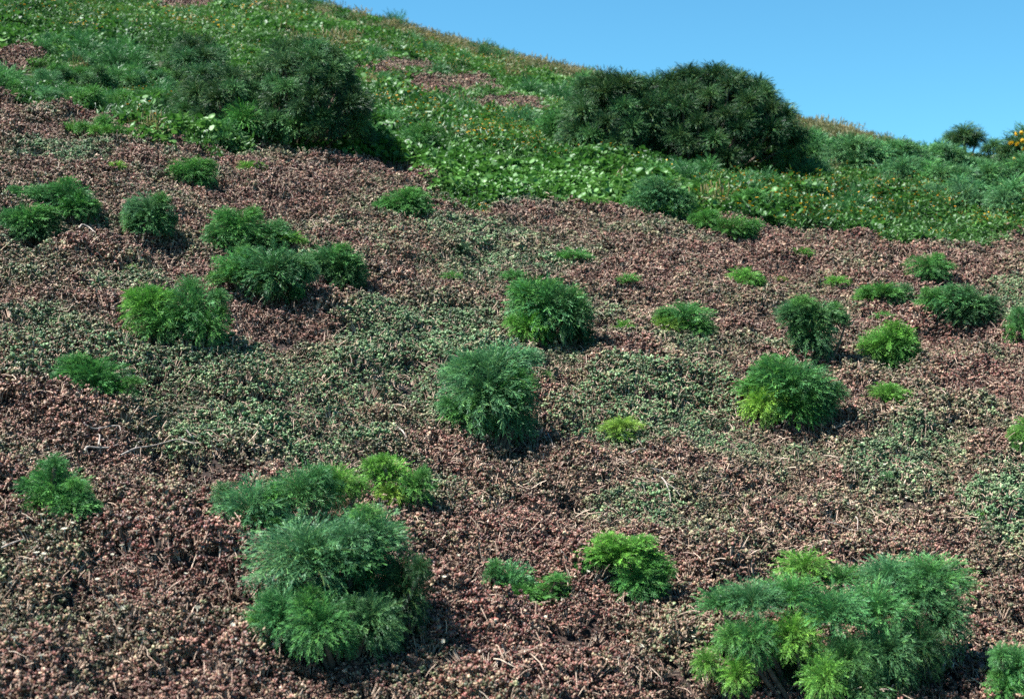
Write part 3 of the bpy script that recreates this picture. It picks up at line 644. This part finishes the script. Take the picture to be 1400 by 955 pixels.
def undergrowth():
    p = band_points(15, 75, lambda Y: .55 * max(Y / 22, .8) ** .8, .45, 1.0)
    X, Y, S_ = p.T
    z, px, py = zone_of(X, Y)
    d = fbm(X / 3.5, Y / 3.5, 61, 2)
    w = .75 * np.exp(-(((px - 180) / 260) ** 2 + ((py - 130) / 50) ** 2) ** 2) + .45 * np.exp(-(((px - 580) / 110) ** 2 + ((py - 185) / 40) ** 2)) + .35 * np.exp(-(((px - 1050) / 150) ** 2 + ((py - 275) / 35) ** 2)) + .14
    w *= 1 - np.exp(-(((px - 370) / 190) ** 2 + ((py - 120) / 90) ** 2) ** 2)
    k = (z < 0) & (rng.random(len(X)) < w * np.clip((d - .25) * 3, 0, 1.3)) & (Y < np.interp(X / Y, _ug, _yg) * .95)
    X, Y, S_ = X[k], Y[k], S_[k]; n = len(X)
    ms = []
    for m in TUFT['far'][:4]:
        m2 = m.copy(); m2.materials[0] = M_UNDER; ms.append(m2)
    scatter('feathery_undergrowth', ms, np.stack([X, Y, height(X, Y) + .06], 1), np.stack([rng.normal(0, .25, n), rng.normal(0, .25, n), rng.random(n) * 6.283], 1),
            S_ * rng.uniform(.35, .75, n), {'rnd': rng.random(n)}, 'feathery blue green undergrowth in clumps across the upper hillside', 'undergrowth')
undergrowth()
# --- the tree-like plant on the skyline and the flowering one at the right edge
S('umbrella shaped tree coreopsis with bare trunk on the right skyline', (1322, 215), (1318, 184, 27, 17, 'far', 'M', 0), (1318, 192, 22, 15, 'far', 'M', .05), (1300, 190, 15, 12, 'far', 'B', .1), (1336, 190, 16, 14, 'far', 'D', .1), (1318, 194, 14, 12, 'far', 'D', .3), (1308, 196, 10, 9, 'far', 'D', -.1), (1332, 198, 10, 9, 'far', 'D', -.1), group='coreopsis plants on the right skyline', name='tree_coreopsis', cat='tree coreopsis')
S('small dark skyline shrub right of the umbrella shaped plant', (1360, 216), (1358, 200, 19, 13, 'far', 'B', 0), (1348, 206, 12, 9, 'far', 'D', 0), (1368, 206, 12, 9, 'far', 'B', 0), group='coreopsis plants on the right skyline')
fsh = S('tall coreopsis with yellow daisy flowers at the right edge', (1405, 262), (1394, 206, 36, 28, 'far', 'M', 0), (1408, 194, 36, 28, 'far', 'B', .1), (1378, 214, 24, 20, 'far', 'M', .05), (1385, 225, 20, 18, 'far', 'B', -.1), (1410, 235, 30, 26, 'far', 'D', -.1), group='coreopsis plants on the right skyline')
def daisy_mesh():
    a = Acc()
    for q in range(10):
        V, Q = leaf_plate(.45, 1.0, .15); a.add(V @ rot_to(q * .6283, .3, 0).T, Q)
    V, Q = tube([(0, 0, -.1), (0, 0, .15), (0, 0, .3)], [.4, .38, .1], 8); a.add(V, Q, 1)
    return a.mesh('daisy', [M_YELLOW, M_ORANGE], True)
DM = daisy_mesh(); fl = fsh.location
for (x, y, r) in [(1388, 184, 4.2), (1382, 196, 4.4), (1391, 197, 4), (1396, 182, 3.6), (1398, 193, 4), (1386, 219, 4.2), (1399, 204, 3.4), (1378, 228, 2.2), (1404, 186, 4)]:
    Yd = fl.y - .62; s = Yd / F
    o = link('flower', DM, fsh); o.location = ((x - CX) * s - fl.x, -.62, (CY - y) * s - fl.z); o.scale = (r * s,) * 3; o.rotation_euler = (R(tr.uniform(30, 70)), R(tr.uniform(-30, 30)), tr.uniform(0, 6))

# ------------------------------------------------------------------ bleached branches and a few white blossoms
def branch(label, lines, rad):
    """lines: strokes of photograph pixels lying on the mat"""
    x0, y0, z0 = ground(*lines[0][0])
    a = Acc()
    for k, ln in enumerate(lines):
        pts = []
        for i, (px, py) in enumerate(ln):
            gx, gy, gz = ground(px, py); pts.append((gx - x0, gy - y0, gz - z0 + .095 + .015 * math.sin(i * 1.7 + k)))
        P = np.array(pts); t = np.linspace(0, len(P) - 1, len(P) * 4)
        Ps = np.stack([np.interp(t, np.arange(len(P)), P[:, j]) for j in range(3)], 1)
        Ps[1:-1] = (Ps[:-2] + 2 * Ps[1:-1] + Ps[2:]) / 4; Ps[1:-1] = (Ps[:-2] + 2 * Ps[1:-1] + Ps[2:]) / 4
        V, Q = tube(Ps, np.linspace(rad, rad * .4, len(Ps)) * .75 * (1 if k == 0 else .7), 6); a.add(V, Q)
    o = link('dead_branch', a.mesh('dead_branch', [M_TWIG], True)); o.location = (x0, y0, z0)
    tag(o, label, 'branch', 'bleached branches on the mat'); return o
branch('curled bleached branch at the left of the mat', [[(115, 648), (118, 640), (135, 636), (150, 634), (162, 635)], [(135, 636), (137, 625), (134, 615)], [(116, 614), (130, 609), (155, 606), (164, 612), (165, 618)]], .010)
branch('long forked bleached twig right of the curled branch', [[(165, 647), (185, 643), (205, 634), (220, 628), (245, 628), (268, 640)], [(185, 641), (190, 632), (200, 626), (208, 627)], [(245, 628), (258, 632), (275, 634)], [(255, 616), (264, 621), (272, 624)]], .007)
branch('thin pale forked twig below the centre dome shrub', [[(712, 612), (718, 606), (722, 598), (728, 590)], [(718, 606), (710, 600)], [(748, 615), (754, 622), (757, 632)]], .006)
branch('grey bent twig in the litter below and right of the centre dome', [[(905, 675), (910, 684), (915, 695), (917, 705)], [(910, 684), (922, 690), (930, 700)], [(890, 664), (905, 662), (925, 668)]], .007)
branch('straight pale stick at the right of the grey bent twig', [[(862, 640), (872, 637), (884, 634)]], .008)
branch('arched grey twig in the pale litter above the wide front shrub', [[(1170, 728), (1173, 738), (1172, 748)], [(1130, 742), (1145, 740), (1160, 744), (1172, 748)], [(1075, 744), (1090, 748), (1100, 752)]], .006)
branch('short twisted pale twig under the left edge pair', [[(108, 328), (112, 324), (122, 325), (128, 330), (131, 334)]], .012)
branch('short pale stick above the bright yellow-green shrub', [[(547, 609), (551, 615), (556, 622)]], .009)
branch('curved brown stick at the left below the feathery shrub', [[(2, 785), (14, 782), (26, 774), (34, 768)]], .007)
branch('bare stalks at the right foot of the wide front shrub', [[(1288, 945), (1292, 938), (1290, 930)], [(1302, 948), (1304, 938), (1310, 934)]], .010)

def blossom_mesh():
    a = Acc()
    for q in range(12):
        V, Q = leaf_plate(.3, 1.0, .25); a.add(V @ rot_to(q * .5236, .2, 0).T, Q)
    V, Q = tube([(0, 0, -.9), (0, 0, -.2), (0, 0, .12)], [.12, .2, .25], 6); a.add(V, Q)
    return a.mesh('blossom', [M_WHITE], True)
BM = blossom_mesh(); brg = random.Random(11)
pts = [(50, 788), (56, 938), (133, 831), (149, 852), (167, 776), (188, 741), (20, 910), (164, 900), (232, 928), (237, 912), (275, 780), (340, 832), (187, 762), (88, 760), (270, 866), (60, 790)]
for i in range(34): pts.append((brg.uniform(5, 330), brg.uniform(730, 945)))
for i in range(40): pts.append((brg.uniform(1150, 1395), brg.uniform(560, 720)))
for i in range(20): pts.append((brg.uniform(600, 950), brg.uniform(600, 945)))
for i, (x, y) in enumerate(pts):
    X, Y, Z = ground(x, y)
    o = link('ice_plant_blossom', BM); o.location = (X, Y, Z + .10); r = brg.uniform(.009, .013) * (1.25 if i < 16 else .9)
    o.scale = (r, r, r); o.rotation_euler = (brg.gauss(.25, .25), brg.gauss(-.15, .25), brg.uniform(0, 6))
    if x < 340: lab = 'tiny white blossom on the lower left of the ice plant mat'
    elif x > 1100: lab = 'tiny white blossom on the right of the ice plant mat'
    else: lab = 'tiny white blossom on the lower middle of the ice plant mat'
    tag(o, lab, 'blossom', lab.replace('tiny white blossom', 'white blossoms'))

# ------------------------------------------------------------------ light, sky, camera
SUN = np.array([-.52, -.10, .85]); SUN /= np.linalg.norm(SUN)
el = math.asin(SUN[2]); az = math.atan2(SUN[0], SUN[1])        # clockwise from +Y
ld = bpy.data.lights.new('sun', 'SUN'); ld.energy = 5.0; ld.angle = R(.53); ld.color = (1, .955, .88)
lo = bpy.data.objects.new('sun', ld); COL.objects.link(lo)
from mathutils import Vector
lo.rotation_euler = Vector((-SUN[0], -SUN[1], -SUN[2])).to_track_quat('-Z', 'Y').to_euler(); lo.location = (-20, 5, 25)
w = bpy.data.worlds.new('World'); scene.world = w; w.use_nodes = True
nt = w.node_tree; bg = nt.nodes['Background']
sky = nt.nodes.new('ShaderNodeTexSky'); sky.sky_type = 'NISHITA'; sky.sun_disc = False
sky.sun_elevation = el; sky.sun_rotation = az; sky.altitude = 300; sky.air_density = 1.0; sky.dust_density = .1; sky.ozone_density = 3.5
tint = nt.nodes.new('ShaderNodeMix'); tint.data_type = 'RGBA'; tint.blend_type = 'MULTIPLY'; tint.inputs[0].default_value = 1
tint.inputs[7].default_value = (.50, 1.02, 1.09, 1)
nt.links.new(sky.outputs[0], tint.inputs[6]); nt.links.new(tint.outputs[2], bg.inputs[0]); bg.inputs[1].default_value = .0505

cd = bpy.data.cameras.new('camera'); cam = bpy.data.objects.new('camera', cd); COL.objects.link(cam)
cam.location = (0, 0, 0); cam.rotation_euler = (R(90), 0, 0)
cd.sensor_width = 36; cd.lens = 50; cd.clip_start = .05; cd.clip_end = 1000
cd.dof.use_dof = True; cd.dof.focus_distance = 9.5; cd.dof.aperture_fstop = 3.4
scene.camera = cam
vs = scene.view_settings; vs.view_transform = 'Standard'; vs.look = 'None'; vs.exposure = 1.72; vs.gamma = 1; vs.use_curve_mapping = False
scene.render.engine = 'CYCLES'
c = scene.cycles
c.max_bounces = 6; c.diffuse_bounces = 1; c.glossy_bounces = 2; c.transmission_bounces = 3; c.transparent_max_bounces = 4
c.use_denoising = False
